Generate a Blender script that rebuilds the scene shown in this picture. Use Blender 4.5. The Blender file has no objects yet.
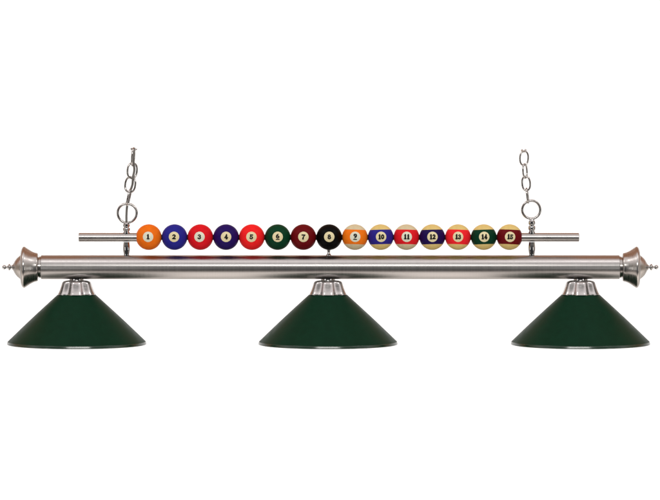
import bpy, bmesh, math, random
from mathutils import Vector, Matrix
random.seed(7)
PI = math.pi
R = math.radians
S = 0.0022            # metres per unit of the measured drawing (pool ball = 57 mm)
Z0 = 1.5              # height of the drawing's centre above the ground
scene = bpy.context.scene
COL = scene.collection


def W(x, y, d=0.0):
    """drawing unit -> metres, on the vertical plane the fixture hangs in (d = depth)"""
    return Vector(((x - 330.0) * S, d * S, Z0 + (250.0 - y) * S))


# ------------------------------------------------------------------ materials
def srgb(r, g, b):
    f = lambda c: (c / 255 / 12.92) if c <= 10 else ((c / 255 + 0.055) / 1.055) ** 2.4
    return (f(r), f(g), f(b), 1.0)


def new_mat(name):
    m = bpy.data.materials.new(name)
    m.use_nodes = True
    nt = m.node_tree
    b = nt.nodes['Principled BSDF']
    return m, nt, b


def noise(nt, scale_xyz, scale=1.0, detail=3.0, rough=0.55):
    tc = nt.nodes.new('ShaderNodeTexCoord')
    mp = nt.nodes.new('ShaderNodeMapping')
    mp.inputs['Scale'].default_value = scale_xyz
    nz = nt.nodes.new('ShaderNodeTexNoise')
    nz.inputs['Scale'].default_value = scale
    nz.inputs['Detail'].default_value = detail
    nz.inputs['Roughness'].default_value = rough
    nt.links.new(tc.outputs['Object'], mp.inputs['Vector'])
    nt.links.new(mp.outputs['Vector'], nz.inputs['Vector'])
    return nz.outputs['Fac']


def remap(nt, fac, lo, hi):
    mr = nt.nodes.new('ShaderNodeMapRange')
    mr.inputs['From Min'].default_value = 0.3
    mr.inputs['From Max'].default_value = 0.7
    mr.inputs['To Min'].default_value = lo
    mr.inputs['To Max'].default_value = hi
    nt.links.new(fac, mr.inputs['Value'])
    return mr.outputs['Result']


def tint(nt, fac, c0, c1):
    mx = nt.nodes.new('ShaderNodeMix')
    mx.data_type = 'RGBA'
    mx.inputs[6].default_value = c0
    mx.inputs[7].default_value = c1
    nt.links.new(fac, mx.inputs[0])
    return mx.outputs[2]


def metal(name, col, rough, stretch, bump=0.0, vary=0.08, aniso=0.0, axis='X', rot=0.0):
    m, nt, b = new_mat(name)
    if aniso:      # brushed: fine grooves run round the axis
        tg = nt.nodes.new('ShaderNodeTangent')
        tg.direction_type = 'RADIAL'
        tg.axis = axis
        b.inputs['Anisotropic'].default_value = aniso
        b.inputs['Anisotropic Rotation'].default_value = rot
        nt.links.new(tg.outputs['Tangent'], b.inputs['Tangent'])
    b.inputs['Metallic'].default_value = 1.0
    n = noise(nt, stretch)
    lo = tuple(c * (1 - vary) for c in col[:3]) + (1,)
    hi = tuple(min(1, c * (1 + vary)) for c in col[:3]) + (1,)
    nt.links.new(tint(nt, remap(nt, n, 0, 1), lo, hi), b.inputs['Base Color'])
    nt.links.new(remap(nt, n, rough * 0.8, rough * 1.2), b.inputs['Roughness'])
    if bump:
        bp = nt.nodes.new('ShaderNodeBump')
        bp.inputs['Strength'].default_value = bump
        bp.inputs['Distance'].default_value = 0.0002
        nt.links.new(n, bp.inputs['Height'])
        nt.links.new(bp.outputs['Normal'], b.inputs['Normal'])
    return m


def enamel(name, col, rough, spec=0.3, vary=0.06, scale=120, bump=0.0, coat=0.0):
    m, nt, b = new_mat(name)
    n = noise(nt, (scale,) * 3)
    lo = tuple(c * (1 - vary) for c in col[:3]) + (1,)
    hi = tuple(min(1, c * (1 + vary)) for c in col[:3]) + (1,)
    nt.links.new(tint(nt, remap(nt, n, 0, 1), lo, hi), b.inputs['Base Color'])
    nt.links.new(remap(nt, n, rough * 0.9, rough * 1.1), b.inputs['Roughness'])
    b.inputs['Specular IOR Level'].default_value = spec
    b.inputs['Coat Weight'].default_value = coat
    if bump:
        bp = nt.nodes.new('ShaderNodeBump')
        bp.inputs['Strength'].default_value = bump
        bp.inputs['Distance'].default_value = 0.0002
        nt.links.new(n, bp.inputs['Height'])
        nt.links.new(bp.outputs['Normal'], b.inputs['Normal'])
    return m


ROT = 0.25
NICKEL = metal('brushed_nickel', (0.47, 0.455, 0.445, 1), 0.38, (1400, 14, 14), bump=0.08, aniso=0.85, rot=ROT)
NICKEL_RAIL = metal('brushed_nickel_rail', (0.47, 0.455, 0.44, 1), 0.30, (40, 15, 15), aniso=0.5, rot=ROT, vary=0.03)
NICKEL_CAP = metal('spun_nickel', (0.46, 0.44, 0.42, 1), 0.30, (300, 40, 40), vary=0.04, aniso=0.75, rot=ROT)
NICKEL_FIT = metal('satin_nickel_fitter', (0.50, 0.485, 0.475, 1), 0.17, (60, 60, 300), bump=0.03)
CHROME = metal('polished_steel', (0.45, 0.445, 0.44, 1), 0.10, (300, 300, 300))
CHAIN = metal('chain_steel', (0.43, 0.42, 0.41, 1), 0.16, (400, 400, 400), vary=0.2)
GREEN = enamel('green_enamel', (0.0022, 0.0265, 0.0122, 1), 0.42, spec=0.075, vary=0.10, scale=60, bump=0.04)
GREEN_RIM = enamel('green_enamel_rim', (0.005, 0.028, 0.014, 1), 0.19, spec=0.85, vary=0.10, scale=60)
WHITE_IN = enamel('white_enamel', (0.75, 0.74, 0.70, 1), 0.4)
CORD = enamel('grey_cord', (0.14, 0.135, 0.125, 1), 0.5, vary=0.25, scale=900)
RAIL_DARK = enamel('dark_rail_span', (0.012, 0.010, 0.012, 1), 0.6, spec=0.1)
BLACK_INK = enamel('black_ink', (0.006, 0.006, 0.006, 1), 0.5, spec=0.15)
DISC_Y = enamel('cream_disc', srgb(226, 214, 170), 0.45, spec=0.2)
DISC_W = enamel('pale_disc', srgb(222, 222, 200), 0.45, spec=0.2)
IVORY_Y = enamel('ivory_resin', srgb(222, 196, 122), 0.42, spec=0.2)
IVORY_W = enamel('pale_ivory_resin', srgb(212, 198, 160), 0.42, spec=0.2)


# ------------------------------------------------------------------ mesh helpers
def link(name, me, mat, parent=None, loc=(0, 0, 0), smooth=True):
    if not isinstance(mat, (list, tuple)):
        mat = [mat]
    for m in mat:
        me.materials.append(m)
    if smooth:
        for p in me.polygons:
            p.use_smooth = True
    o = bpy.data.objects.new(name, me)
    COL.objects.link(o)
    o.location = loc
    if parent is not None:
        o.parent = parent
    return o


def done(bm, name, sharp=35):
    bmesh.ops.remove_doubles(bm, verts=bm.verts, dist=1e-7)
    bmesh.ops.recalc_face_normals(bm, faces=bm.faces)
    for e in bm.edges:
        if len(e.link_faces) == 2 and e.calc_face_angle(0) > R(sharp):
            e.smooth = False
    me = bpy.data.meshes.new(name)
    bm.to_mesh(me)
    bm.free()
    return me


def lathe(prof, axis='Z', n=96, closed=False, rfun=None):
    """prof: list of (t, r) in drawing units along the axis; end caps where r == 0"""
    bm = bmesh.new()
    rings = []
    for t, r in prof:
        if r <= 1e-6:
            p = (t * S, 0, 0) if axis == 'X' else (0, 0, t * S)
            rings.append([bm.verts.new(p)])
            continue
        ring = []
        for k in range(n):
            a = 2 * PI * k / n
            rr = r * S * (rfun(a, t) if rfun else 1.0)
            if axis == 'X':
                ring.append(bm.verts.new((t * S, rr * math.cos(a), rr * math.sin(a))))
            else:
                ring.append(bm.verts.new((rr * math.cos(a), rr * math.sin(a), t * S)))
        rings.append(ring)
    pairs = list(zip(rings[:-1], rings[1:]))
    if closed:
        pairs.append((rings[-1], rings[0]))
    for A, B in pairs:
        for k in range(n):
            k2 = (k + 1) % n
            if len(A) == 1 and len(B) == 1:
                continue
            if len(A) == 1:
                bm.faces.new((A[0], B[k], B[k2]))
            elif len(B) == 1:
                bm.faces.new((A[k], B[0], A[k2]))
            else:
                bm.faces.new((A[k], B[k], B[k2], A[k2]))
    return bm


def tube_path(pts, r, closed=False, n=14):
    """round wire along points given in metres"""
    bm = bmesh.new()
    N = len(pts)
    rings = []
    up = None
    for i in range(N):
        if closed:
            t = (pts[(i + 1) % N] - pts[i - 1]).normalized()
        else:
            t = (pts[min(i + 1, N - 1)] - pts[max(i - 1, 0)]).normalized()
        if up is None:
            ref = Vector((0, 1, 0)) if abs(t.y) < 0.9 else Vector((1, 0, 0))
            up = (ref - t * ref.dot(t)).normalized()
        else:
            up = (up - t * up.dot(t)).normalized()
        sd = t.cross(up)
        rings.append([bm.verts.new(pts[i] + (up * math.cos(2 * PI * k / n) + sd * math.sin(2 * PI * k / n)) * r) for k in range(n)])
    m = N if closed else N - 1
    for i in range(m):
        A, B = rings[i], rings[(i + 1) % N]
        for k in range(n):
            bm.faces.new((A[k], A[(k + 1) % n], B[(k + 1) % n], B[k]))
    if not closed:
        bm.faces.new(rings[0])
        bm.faces.new(rings[-1][::-1])
    return bm


def smooth_pts(pts, m=8):
    """Catmull-Rom through points"""
    out = []
    P = [pts[0]] + list(pts) + [pts[-1]]
    for i in range(1, len(P) - 2):
        for k in range(m):
            t = k / m
            a, b, c, d = P[i - 1], P[i], P[i + 1], P[i + 2]
            out.append(0.5 * ((2 * b) + (c - a) * t + (2 * a - 5 * b + 4 * c - d) * t * t + (3 * b - a - 3 * c + d) * t ** 3))
    out.append(P[-2])
    return out


def empty(name, loc):
    o = bpy.data.objects.new(name, None)
    COL.objects.link(o)
    o.location = loc
    o.empty_display_size = 0.05
    return o


# ------------------------------------------------------------------ the light fixture
CX, CY = 330.3, 267.2
lamp = empty('billiard_light', W(CX, CY))
lamp['label'] = 'long brushed nickel billiard light with three green cone shades and a row of pool balls'
lamp['category'] = 'pendant light'
BASE = W(CX, CY)


def rel(x, y, d=0.0):
    return W(x, y, d) - BASE


# main tube (hollow ends are closed by the caps)
half = 289.4
bm = lathe([(-half, 0), (-half, 11.3), (-half + 0.25, 11.75), (-half + 0.7, 12), (half - 0.7, 12), (half - 0.25, 11.75), (half, 11.3), (half, 0)], 'X', 128)
# cut the long span in segments so that the shading stays even
link('tube', done(bm, 'tube'), NICKEL, lamp, rel(CX, CY))

# flared end caps; profile measured from the inner face outward
CAP = [(0, 0), (0, 10.6), (1.6, 10.9), (1.7, 10.0), (2.6, 9.9), (2.7, 12.4), (2.9, 13.5), (3.5, 14.1), (4.6, 14.35), (6.2, 14.75), (8.0, 15.5),
       (10.0, 16.6), (12.0, 17.9), (13.6, 19.0), (15.0, 19.9), (16.0, 20.55), (16.8, 20.75), (17.6, 20.55), (18.4, 19.9), (19.2, 18.6), (19.8, 16.9),
       (20.1, 15.0), (20.25, 13.2), (20.3, 12.2), (20.6, 12.05), (21.4, 11.4), (23.0, 10.1), (24.6, 8.5), (26.0, 6.6), (27.0, 4.6), (27.8, 3.2), (28.4, 2.5), (28.4, 0)]
FIN = [(0, 0), (0, 2.3), (0.9, 1.7), (1.7, 1.45), (2.1, 2.2), (2.6, 3.0), (3.2, 3.3), (3.9, 3.0), (4.4, 2.1), (4.9, 1.35), (5.6, 1.1), (6.4, 1.15),
       (7.0, 1.6), (7.7, 2.05), (8.5, 2.2), (9.3, 1.95), (10.0, 1.35), (10.35, 0.6), (10.4, 0)]
for sgn in (-1, 1):
    bm = lathe([(t * sgn, r) for t, r in CAP], 'X', 96)
    cap = link('end_cap', done(bm, 'end_cap', 40), NICKEL_CAP, lamp, rel(CX + sgn * (half + 0.02), CY))
    bm = lathe([(t * sgn, r) for t, r in FIN], 'X', 40)
    link('finial', done(bm, 'finial', 60), CHROME, cap, (sgn * 28.35 * S, 0, 0))

# thin rail through the pool balls
rl = (579.0 - 78.8) / 2
rx = (579.0 + 78.8) / 2
xl, xr = 145.0 - rx, 513.3 - rx
bm = lathe([(-rl, 0), (-rl, 4.0), (-rl + 0.3, 4.3), (xl, 4.3), (xl, 2.7), (xr, 2.7), (xr, 4.3), (rl - 0.3, 4.3), (rl, 4.0), (rl, 0)], 'X', 48)
me = done(bm, 'ball_rail')
for p in me.polygons:
    if xl * S < p.center.x < xr * S and p.center.yz.length < 3.0 * S:
        p.material_index = 1  # thinner middle span of the rail is coloured dark between the balls
link('ball_rail', me, [NICKEL_RAIL, RAIL_DARK], lamp, rel(rx, 237.3))

# posts that carry the rail, couplings and rings
POST = [(-6.6, 0), (-6.6, 3.0), (-5.2, 3.1), (-3.5, 3.35), (-1.0, 3.55), (1.5, 3.45), (3.5, 3.1), (5.4, 2.7), (6.6, 2.7), (6.6, 0)]
for px, ring_x, ring_y, ring_R, ctop in ((126.5, 127.2, 213.2, 9.5, 222.0), (531.8, 531.2, 209.7, 9.0, 218.4)):
    bm = lathe([(-t, r) for t, r in POST], 'Z', 40)
    link('support_post', done(bm, 'support_post', 50), CHROME, lamp, rel(px, 248.6))
    h = 233.4 - ctop
    prof = [(0, 0), (0, 3.3), (h * 0.10, 3.3), (h * 0.12, 2.7), (h * 0.22, 2.7), (h * 0.25, 3.3), (h * 0.30, 3.6), (h * 0.44, 3.6), (h * 0.49, 3.2), (h * 0.5, 2.5),
            (h * 0.58, 2.5), (h * 0.6, 3.2), (h * 0.65, 3.5), (h * 0.80, 3.4), (h * 0.84, 2.6), (h * 0.93, 2.2), (h, 1.3), (h, 0)]
    bm = lathe(prof, 'Z', 40)
    cp = link('loop_coupling', done(bm, 'loop_coupling', 50), CHROME, lamp, rel(px, 233.4))
    pts = []
    for k in range(72):
        a = 2 * PI * k / 72
        wob = 1 + 0.012 * math.sin(3 * a + px)
        pts.append(Vector((math.cos(a) * ring_R * wob * S, 0.35 * S * math.sin(2 * a), math.sin(a) * ring_R * wob * S)))
    bm = tube_path(pts, 1.25 * S, closed=True)
    off = W(ring_x, ring_y) - W(px, 233.4)
    link('loop_ring', done(bm, 'loop_ring', 60), CHAIN, cp, off)

bm = lathe([(-3.4, 0), (-3.4, 2.9), (-2.7, 2.6), (-1.6, 1.6), (0, 1.35), (1.4, 1.6), (3.2, 2.3), (4.4, 2.4), (4.4, 0)], 'Z', 32)
link('support_post', done(bm, 'support_post', 50), CHROME, lamp, rel(328.7, 252.2))

# ---- shades with their fluted fitters
H0, R0, H1, R1 = 295.0, 18.9, 341.9, 69.2
for sx in (76.5, 328.0, 580.7):
    base = (sx, 345.0)
    tt = lambda y: 345.0 - y
    prof = [(tt(294.2), 8.0), (tt(294.2), 17.6), (tt(294.35), 18.4), (tt(295.1), 19.4)]
    for k in range(1, 13):
        f = k / 12
        prof.append((tt(295.1 + (H1 - 295.1) * f), 19.4 + (R1 - 19.4) * f + 0.5 * math.sin(PI * f)))
    prof += [(tt(H1 + 0.15), R1 - 0.6)]
    for k in range(12, 0, -1):
        f = k / 12
        prof.append((tt(296.0 + (H1 - 296.0) * f + 0.15), 19.0 + (R1 - 1.0 - 19.0) * f + 0.5 * math.sin(PI * f)))
    prof += [(tt(295.2), 8.0)]
    bm = lathe(prof, 'Z', 160, closed=True)
    me = done(bm, 'lampshade', 40)
    sh = link('lampshade', me, [GREEN, WHITE_IN], lamp, rel(*base))
    for p in me.polygons:
        if p.normal.z < -0.2:
            p.material_index = 1
    # rolled lower rim
    rim = [(tt(341.7), 68.6), (tt(341.8), 69.12)] + [(tt(342.0 + 0.3 * k), 69.27 + 0.0676 * k) for k in range(8)] + [(tt(344.4), 69.65), (tt(344.65), 69.3), (tt(344.65), 68.7), (tt(344.3), 68.1), (tt(343.4), 67.7), (tt(342.5), 67.7)]
    bm = lathe(rim, 'Z', 160, closed=True)
    link('rim', done(bm, 'rim', 60), GREEN_RIM, sh, (0, 0, 0))

    # fluted shade fitter
    yy = lambda y: 294.6 - y

    def flute(a, t):
        depth = 0.125 * min(1.0, max(0.0, (15.2 - t) / 3.0))
        return 1 - depth * ((1 - math.cos(6 * (a + PI / 2))) / 2) ** 1.6
    fp = [(yy(278.7), 0), (yy(278.7), 7.2), (yy(280.1), 7.3), (yy(280.2), 9.6), (yy(280.45), 11.2), (yy(280.9), 13.0), (yy(281.5), 14.3), (yy(282.4), 15.2), (yy(283.6), 15.7), (yy(285.5), 16.3),
          (yy(288), 17.2), (yy(290.5), 18.2), (yy(292.5), 19.1), (yy(293.6), 19.8), (yy(294.2), 20.0), (yy(294.55), 19.8), (yy(294.55), 0)]
    bm = lathe(fp, 'Z', 192, rfun=flute)
    link('shade_fitter', done(bm, 'shade_fitter', 45), NICKEL_FIT, lamp, rel(sx, 294.6))

# ---- pool balls
BALLS = [  # number, colour, words
    (1, (236, 112, 20), 'orange solid'), (2, (38, 38, 138), 'blue solid'), (3, (218, 22, 34), 'red solid'), (4, (36, 15, 92), 'dark purple solid'),
    (5, (240, 34, 36), 'bright red solid'), (6, (4, 58, 34), 'dark green solid'), (7, (104, 8, 16), 'maroon solid'), (8, (5, 5, 6), 'black solid'),
    (9, (238, 118, 20), 'orange striped'), (10, (42, 36, 134), 'blue striped'), (11, (220, 26, 36), 'red striped'), (12, (30, 14, 78), 'dark purple striped'),
    (13, (238, 36, 44), 'bright red striped'), (14, (4, 54, 34), 'dark green striped'), (15, (104, 10, 18), 'maroon striped')]
RB = 12.875
STEP = (509.5 - 148.8) / 14


def ball_mesh(stripe):
    z1 = math.degrees(math.asin(0.565))
    lats = [-90, -84, -77, -70, -63, -56, -50, -44, -39, -z1, -28, -21, -14, -7, 0, 7, 14, 21, 28, z1, 39, 44, 50, 56, 63, 70, 77, 84, 90]
    prof = [(RB * math.sin(R(l)), RB * math.cos(R(l)) if abs(l) < 90 else 0) for l in lats]
    me = done(lathe(prof, 'Z', 72), 'pool_ball', 80)
    if stripe:
        for p in me.polygons:
            if abs(p.center.z) > 0.565 * RB * S:
                p.material_index = 1
    return me


def disc_mesh():
    bm = bmesh.new()
    rr = RB * 1.004 * S
    amax = math.asin(0.405)
    c = bm.verts.new((0, -rr, 0))
    prev = None
    for j in range(1, 7):
        a = amax * j / 6
        r_ = rr if j < 6 else RB * 0.999 * S
        ring = [bm.verts.new((r_ * math.sin(a) * math.cos(2 * PI * k / 48), -r_ * math.cos(a), r_ * math.sin(a) * math.sin(2 * PI * k / 48))) for k in range(48)]
        for k in range(48):
            k2 = (k + 1) % 48
            bm.faces.new((c, ring[k2], ring[k]) if prev is None else (prev[k], prev[k2], ring[k2], ring[k]))
        prev = ring
    return done(bm, 'number_disc', 60)


def arc(cx, cy, rx_, ry_, a0, a1, n=24):
    return [(cx + rx_ * math.cos(R(a0 + (a1 - a0) * k / n)), cy + ry_ * math.sin(R(a0 + (a1 - a0) * k / n))) for k in range(n + 1)]


# bold figures as strokes (points, start width, end width) in a box 0.66 wide and 1 high
GLYPH = {
    '0': [(arc(0.33, 0.5, 0.22, 0.41, 0, 360, 40), 0.17, 0.17)],
    '1': [([(0.34, 0.95), (0.34, 0.05)], 0.20, 0.20), ([(0.34, 0.93), (0.14, 0.80)], 0.13, 0.08), ([(0.11, 0.05), (0.57, 0.05)], 0.11, 0.11)],
    '2': [(arc(0.32, 0.70, 0.20, 0.22, 170, -30), 0.15, 0.19), ([(0.50, 0.60), (0.40, 0.42), (0.24, 0.26), (0.13, 0.10)], 0.18, 0.12), ([(0.10, 0.08), (0.57, 0.08)], 0.17, 0.17), ([(0.57, 0.06), (0.58, 0.22)], 0.1, 0.06)],
    '3': [(arc(0.31, 0.72, 0.19, 0.20, 165, -85), 0.14, 0.14), (arc(0.30, 0.29, 0.22, 0.22, 90, -165), 0.14, 0.16)],
    '4': [([(0.42, 0.95), (0.42, 0.05)], 0.19, 0.19), ([(0.42, 0.93), (0.08, 0.32)], 0.11, 0.11), ([(0.07, 0.30), (0.62, 0.30)], 0.13, 0.13), ([(0.27, 0.04), (0.57, 0.04)], 0.08, 0.08)],
    '5': [([(0.15, 0.90), (0.54, 0.90)], 0.17, 0.17), ([(0.16, 0.90), (0.14, 0.52)], 0.12, 0.10), (arc(0.30, 0.31, 0.23, 0.24, 135, -160), 0.13, 0.16)],
    '6': [(arc(0.33, 0.30, 0.21, 0.22, 0, 360, 36), 0.16, 0.16), (arc(0.52, 0.38, 0.40, 0.55, 180, 100), 0.17, 0.12)],
    '7': [([(0.09, 0.90), (0.58, 0.90)], 0.17, 0.17), ([(0.56, 0.88), (0.38, 0.55), (0.29, 0.30), (0.27, 0.04)], 0.12, 0.21), ([(0.10, 0.90), (0.09, 0.72)], 0.1, 0.06)],
    '8': [(arc(0.33, 0.73, 0.17, 0.19, 0, 360, 36), 0.15, 0.15), (arc(0.33, 0.29, 0.21, 0.22, 0, 360, 36), 0.16, 0.16)],
}
GLYPH['9'] = [([(0.66 - x, 1.0 - y) for x, y in p], a, b) for p, a, b in GLYPH['6']]


def numeral_mesh(num):
    """the printed number: bold figures laid on the ball's surface"""
    txt = str(num)
    H = 4.5 if num not in (6, 9) else 4.3
    kx = 5.5 if len(txt) == 1 else 4.5
    adv = 0.66
    wid = 0.66 + adv * (len(txt) - 1)
    up = 0.75 if num in (6, 9) else 0.0
    segs = []
    for i, ch_ in enumerate(txt):
        for pts, w0, w1 in GLYPH[ch_]:
            q = [((x + adv * i - wid / 2) * kx, (y - 0.5) * H + up) for x, y in pts]
            n = len(q) - 1
            for k in range(n):
                segs.append((q[k], q[k + 1], (w0 + (w1 - w0) * k / n) * 4.1, (w0 + (w1 - w0) * (k + 1) / n) * 4.1))
    if num in (6, 9):
        segs.append(((-1.45, -2.55), (1.45, -2.55), 0.5, 0.5))
    cell = 0.085
    inside = set()
    for (ax, ay), (bx, by), ra, rb in segs:
        dx, dy = bx - ax, by - ay
        L2 = dx * dx + dy * dy + 1e-12
        m = max(ra, rb)
        for i in range(int(math.floor((min(ax, bx) - m) / cell)), int(math.ceil((max(ax, bx) + m) / cell)) + 1):
            for j in range(int(math.floor((min(ay, by) - m) / cell)), int(math.ceil((max(ay, by) + m) / cell)) + 1):
                if (i, j) in inside:
                    continue
                x, y = (i + 0.5) * cell, (j + 0.5) * cell
                t = max(0.0, min(1.0, ((x - ax) * dx + (y - ay) * dy) / L2))
                if math.hypot(x - ax - dx * t, y - ay - dy * t) <= ra + (rb - ra) * t:
                    inside.add((i, j))
    rr = RB * 1.0075
    idx, verts, faces = {}, [], []
    for i, j in sorted(inside):
        f = []
        for a, b in ((0, 0), (1, 0), (1, 1), (0, 1)):
            key = (i + a, j + b)
            if key not in idx:
                x, y = key[0] * cell, key[1] * cell
                idx[key] = len(verts)
                verts.append((x * S, -math.sqrt(rr * rr - x * x - y * y) * S, y * S))
            f.append(idx[key])
        faces.append(f)
    me = bpy.data.meshes.new('numeral')
    me.from_pydata(verts, [], faces)
    me.update()
    return me


tilt = [(-1.5, 0), (-1, 3), (-2.6, 2), (1.0, -3), (-1.2, 2), (0.9, -2), (0.3, 4), (0.5, -4), (1.0, 3), (1.5, -2), (0.6, 2), (0.2, -2), (-0.8, 3), (0.5, -3), (0.8, 4)]
for i, (num, c, words) in enumerate(BALLS):
    stripe = num > 8
    mat = enamel('resin_' + words.replace(' ', '_'), srgb(*c), 0.42, spec=0.06, vary=0.07, scale=90)
    mats = [mat]
    if stripe:
        mats.append(IVORY_W if num in (9, 11) else IVORY_Y)
    b = link('pool_ball', ball_mesh(stripe), mats, lamp, rel(148.8 + STEP * i, 237.1))
    b['label'] = '%s pool ball numbered %d' % (words, num)
    yaw, roll = tilt[i]
    b.rotation_euler = (Matrix.Rotation(R(yaw), 3, 'Z') @ Matrix.Rotation(R(-4.2), 3, 'X') @ Matrix.Rotation(R(roll * 0.6), 3, 'Y')).to_euler()
    link('number_disc', disc_mesh(), DISC_W if num in (1, 3, 9, 11) else DISC_Y, b)
    link('numeral', numeral_mesh(num), BLACK_INK, b)


# ------------------------------------------------------------------ chains and cord
def chain_link(parent, org, cx, cy, hl, hw, yaw, lean, d=0.0, wire=1.0, arc=None):
    """one oval wire link; yaw turns its plane about the vertical, lean tips it sideways"""
    pts = []
    n = 56
    rng = range(n) if arc is None else range(arc[0], arc[1])
    M = Matrix.Rotation(R(lean), 3, 'Y') @ Matrix.Rotation(R(yaw), 3, 'Z')
    for k in rng:
        a = 2 * PI * k / n
        ca, sa = math.cos(a), math.sin(a)
        e = 0.86
        x = hw * math.copysign(abs(ca) ** e, ca)
        z = hl * math.copysign(abs(sa) ** e, sa)
        pts.append(M @ Vector((x * S, 0, z * S)))
    bm = tube_path(pts, wire * S, closed=arc is None)
    return link('chain_link', done(bm, 'chain_link', 60), CHAIN, parent, W(cx, cy, d) - org)


org = W(127.2, 203.0)
ch = empty('hanging_chain', org)
ch['label'] = 'steel hanging chain with a grey cord threaded through, above the orange solid ball'
ch['category'] = 'chain'
ch['group'] = 'chains holding up the light'
chain_link(ch, org, 134.4, 142.2, 7.6, 4.4, 14, 4, arc=(36, 49))
chain_link(ch, org, 133.3, 156.8, 8.6, 4.6, 78, 4)
chain_link(ch, org, 132.4, 170.6, 7.6, 5.0, 22, 5)
chain_link(ch, org, 130.4, 184.6, 7.6, 5.6, -24, 8)
chain_link(ch, org, 128.9, 197.4, 8.2, 4.6, 80, 13)

cord_pts = [W(134.2, 147.6, 0), W(133.6, 156, -1.6), W(133.8, 163, -0.4), W(134.4, 170, 2.0), W(133.2, 177, -2.2), W(132.4, 185, 1.8), W(129.6, 193, -2.4),
            W(128.2, 200, 1.6), W(126.9, 208, 2.2), W(126.5, 215, 1.4), W(126.5, 221, 0), W(126.5, 224.0, 0)]
co = W(126.5, 223)
bm = tube_path([p - co for p in smooth_pts(cord_pts, 8)], 1.15 * S)
cord = link('power_cord', done(bm, 'power_cord', 60), CORD, None, co)
cord['label'] = 'thin grey power cord woven through chain links into the coupling'
cord['category'] = 'cord'

org = W(528.0, 201.0)
ch = empty('hanging_chain', org)
ch['label'] = 'bare steel hanging chain with open oval links, above the maroon striped ball'
ch['category'] = 'chain'
ch['group'] = 'chains holding up the light'
chain_link(ch, org, 523.3, 144.6, 6.9, 4.4, 50, -4, arc=(35, 50))
chain_link(ch, org, 523.9, 158.2, 7.0, 4.2, 12, 2, wire=0.9)
chain_link(ch, org, 524.8, 171.0, 6.9, 3.9, 58, -4, wire=0.9)
chain_link(ch, org, 526.0, 183.4, 7.0, 4.0, -10, -5, wire=0.95)
chain_link(ch, org, 527.3, 195.6, 7.2, 3.9, 82, -7, wire=0.95)

# ------------------------------------------------------------------ setting: plain white studio backdrop
bm = bmesh.new()
hw_, zb, zt, yw = 4.5, 0.0, 2.8, 3.5
prof = []
vs = [[bm.verts.new((x, y, z)) for x in (-hw_, hw_)] for y, z in ((yw, zb), (yw, zt), (yw + 0.06, zt), (yw + 0.06, zb))]
for k in range(4):
    A, B = vs[k], vs[(k + 1) % 4]
    bm.faces.new((A[0], A[1], B[1], B[0]))
bm.faces.new([v[0] for v in vs])
bm.faces.new([v[1] for v in vs][::-1])
bd = link('backdrop', done(bm, 'backdrop'), enamel('white_backdrop', (0.86, 0.86, 0.855, 1), 0.9, spec=0.1, vary=0.01, scale=3), None, (0, 0, 0), smooth=False)
bd['kind'] = 'structure'
bd['label'] = 'plain white studio backdrop behind the hanging light'

# ------------------------------------------------------------------ studio surroundings (world) and lamps
world = bpy.data.worlds.new('World')
scene.world = world
world.use_nodes = True
nt = world.node_tree
bg = nt.nodes['Background']
tc = nt.nodes.new('ShaderNodeTexCoord')
sp = nt.nodes.new('ShaderNodeSeparateXYZ')
nt.links.new(tc.outputs['Generated'], sp.inputs[0])


def mathn(op, a, b=None):
    m = nt.nodes.new('ShaderNodeMath')
    m.operation = op
    for i, v in enumerate((a, b)):
        if v is None:
            continue
        if isinstance(v, (int, float)):
            m.inputs[i].default_value = v
        else:
            nt.links.new(v, m.inputs[i])
    return m.outputs[0]


ang = mathn('ARCTAN2', sp.outputs['Z'], mathn('MULTIPLY', sp.outputs['Y'], -1.0))
fac = mathn('ADD', mathn('DIVIDE', ang, 2 * PI), 0.5)
ramp = nt.nodes.new('ShaderNodeValToRGB')
nt.links.new(fac, ramp.inputs['Fac'])
RAMP = [  # angle round the bar: 0 = towards the viewer, 90 = up, -90 = down
    (-180, (0.9, 0.9, 0.9)), (-150, (0.55, 0.48, 0.42)), (-120, (0.95, 0.87, 0.80)), (-90, (1.55, 1.41, 1.31)), (-54, (1.6, 1.46, 1.36)),
    (-44, (0.75, 0.66, 0.60)), (-36, (0.07, 0.065, 0.065)), (-10, (0.045, 0.05, 0.055)), (7, (0.12, 0.12, 0.12)),
    (13, (0.30, 0.29, 0.28)), (34, (0.34, 0.33, 0.32)), (46, (1.12, 1.05, 1.05)), (88, (1.2, 1.11, 1.11)), (96, (0.52, 0.26, 0.155)),
    (158, (0.50, 0.25, 0.15)), (178, (0.9, 0.9, 0.9))]
els = ramp.color_ramp.elements
while len(els) > 1:
    els.remove(els[-1])
for i, (a, c) in enumerate(RAMP):
    p = (a + 180) / 360
    e = els[0] if i == 0 else els.new(p)
    e.position = p
    e.color = (*c, 1)
side = nt.nodes.new('ShaderNodeMapRange')
side.interpolation_type = 'SMOOTHSTEP'
side.inputs['From Min'].default_value = 0.90
side.inputs['From Max'].default_value = 0.995
nt.links.new(mathn('ABSOLUTE', sp.outputs['X']), side.inputs['Value'])
mx = nt.nodes.new('ShaderNodeMix')
mx.data_type = 'RGBA'
nt.links.new(side.outputs['Result'], mx.inputs[0])
nt.links.new(ramp.outputs['Color'], mx.inputs[6])
mx.inputs[7].default_value = (0.50, 0.40, 0.31, 1)
nt.links.new(mx.outputs[2], bg.inputs['Color'])
bg.inputs['Strength'].default_value = 1.0


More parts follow.
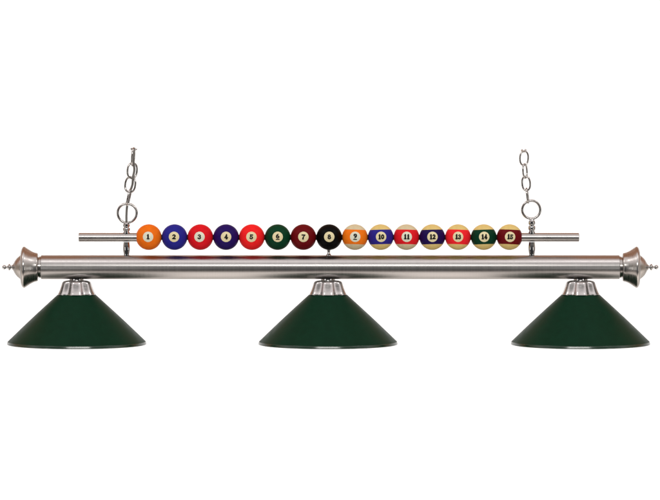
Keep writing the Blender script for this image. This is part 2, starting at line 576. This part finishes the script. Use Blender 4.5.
def area(name, loc, target, sx, sy, radiance, col=(1, 1, 1)):
    L = bpy.data.lights.new(name, 'AREA')
    L.shape = 'RECTANGLE'
    L.size = sx
    L.size_y = sy
    L.energy = radiance * PI * sx * sy
    L.color = col
    o = bpy.data.objects.new(name, L)
    COL.objects.link(o)
    o.location = loc
    o.rotation_euler = (Vector(target) - Vector(loc)).to_track_quat('-Z', 'Y').to_euler()
    return o


c0 = Vector((0, 0, Z0))
e = R(22)
area('key_strip_lamp', c0 + Vector((0, -6 * math.cos(e), 6 * math.sin(e))), c0, 3.8, 0.36, 27.0, (1, 0.98, 0.96))
for sg in (-1, 1):  # unseen upright strips, added to put highlights on the posts and fill the balls
    az = R(52 * sg)
    area('added_side_strip', c0 + Vector((3.5 * math.sin(az), -3.5 * math.cos(az), -0.35)), c0, 0.34, 0.9, 6.0, (1, 0.98, 0.96))
for sg in (-1, 1):  # unseen square lamps, added only for highlights on the shade fitters
    az, el = R(64 * sg), R(46)
    area('added_fitter_lamp', c0 + Vector((4 * math.sin(az) * math.cos(el), -4 * math.cos(az) * math.cos(el), 4 * math.sin(el))), c0, 0.7, 0.7, 8.0, (1, 0.98, 0.96))
area('added_backdrop_lamp_upper', (0, 2.0, 3.3), (0, 3.5, 1.5), 7.0, 0.4, 7.0)  # unseen lamp added above, brings the backdrop up to white
area('added_backdrop_lamp_lower', (0, 2.0, -0.5), (0, 3.5, 1.3), 7.0, 0.4, 7.0)  # second added lamp, evens the backdrop's white from below

# ------------------------------------------------------------------ camera
D = 12.0
pitch = R(3.0)
cam = bpy.data.cameras.new('camera')
cam.sensor_width = 36
cam.lens = 36 * D / (660 * S)
cam.clip_start = 0.1
cam.clip_end = 100
cam_obj = bpy.data.objects.new('camera', cam)
COL.objects.link(cam_obj)
tgt = W(330, 250)
cam_obj.location = tgt + Vector((0, -D * math.cos(pitch), D * math.sin(pitch)))
cam_obj.rotation_euler = (PI / 2 - pitch, 0, 0)
scene.camera = cam_obj

scene.view_settings.view_transform = 'Standard'
scene.view_settings.look = 'None'
scene.view_settings.exposure = 0
scene.view_settings.gamma = 1
scene.view_settings.use_curve_mapping = False
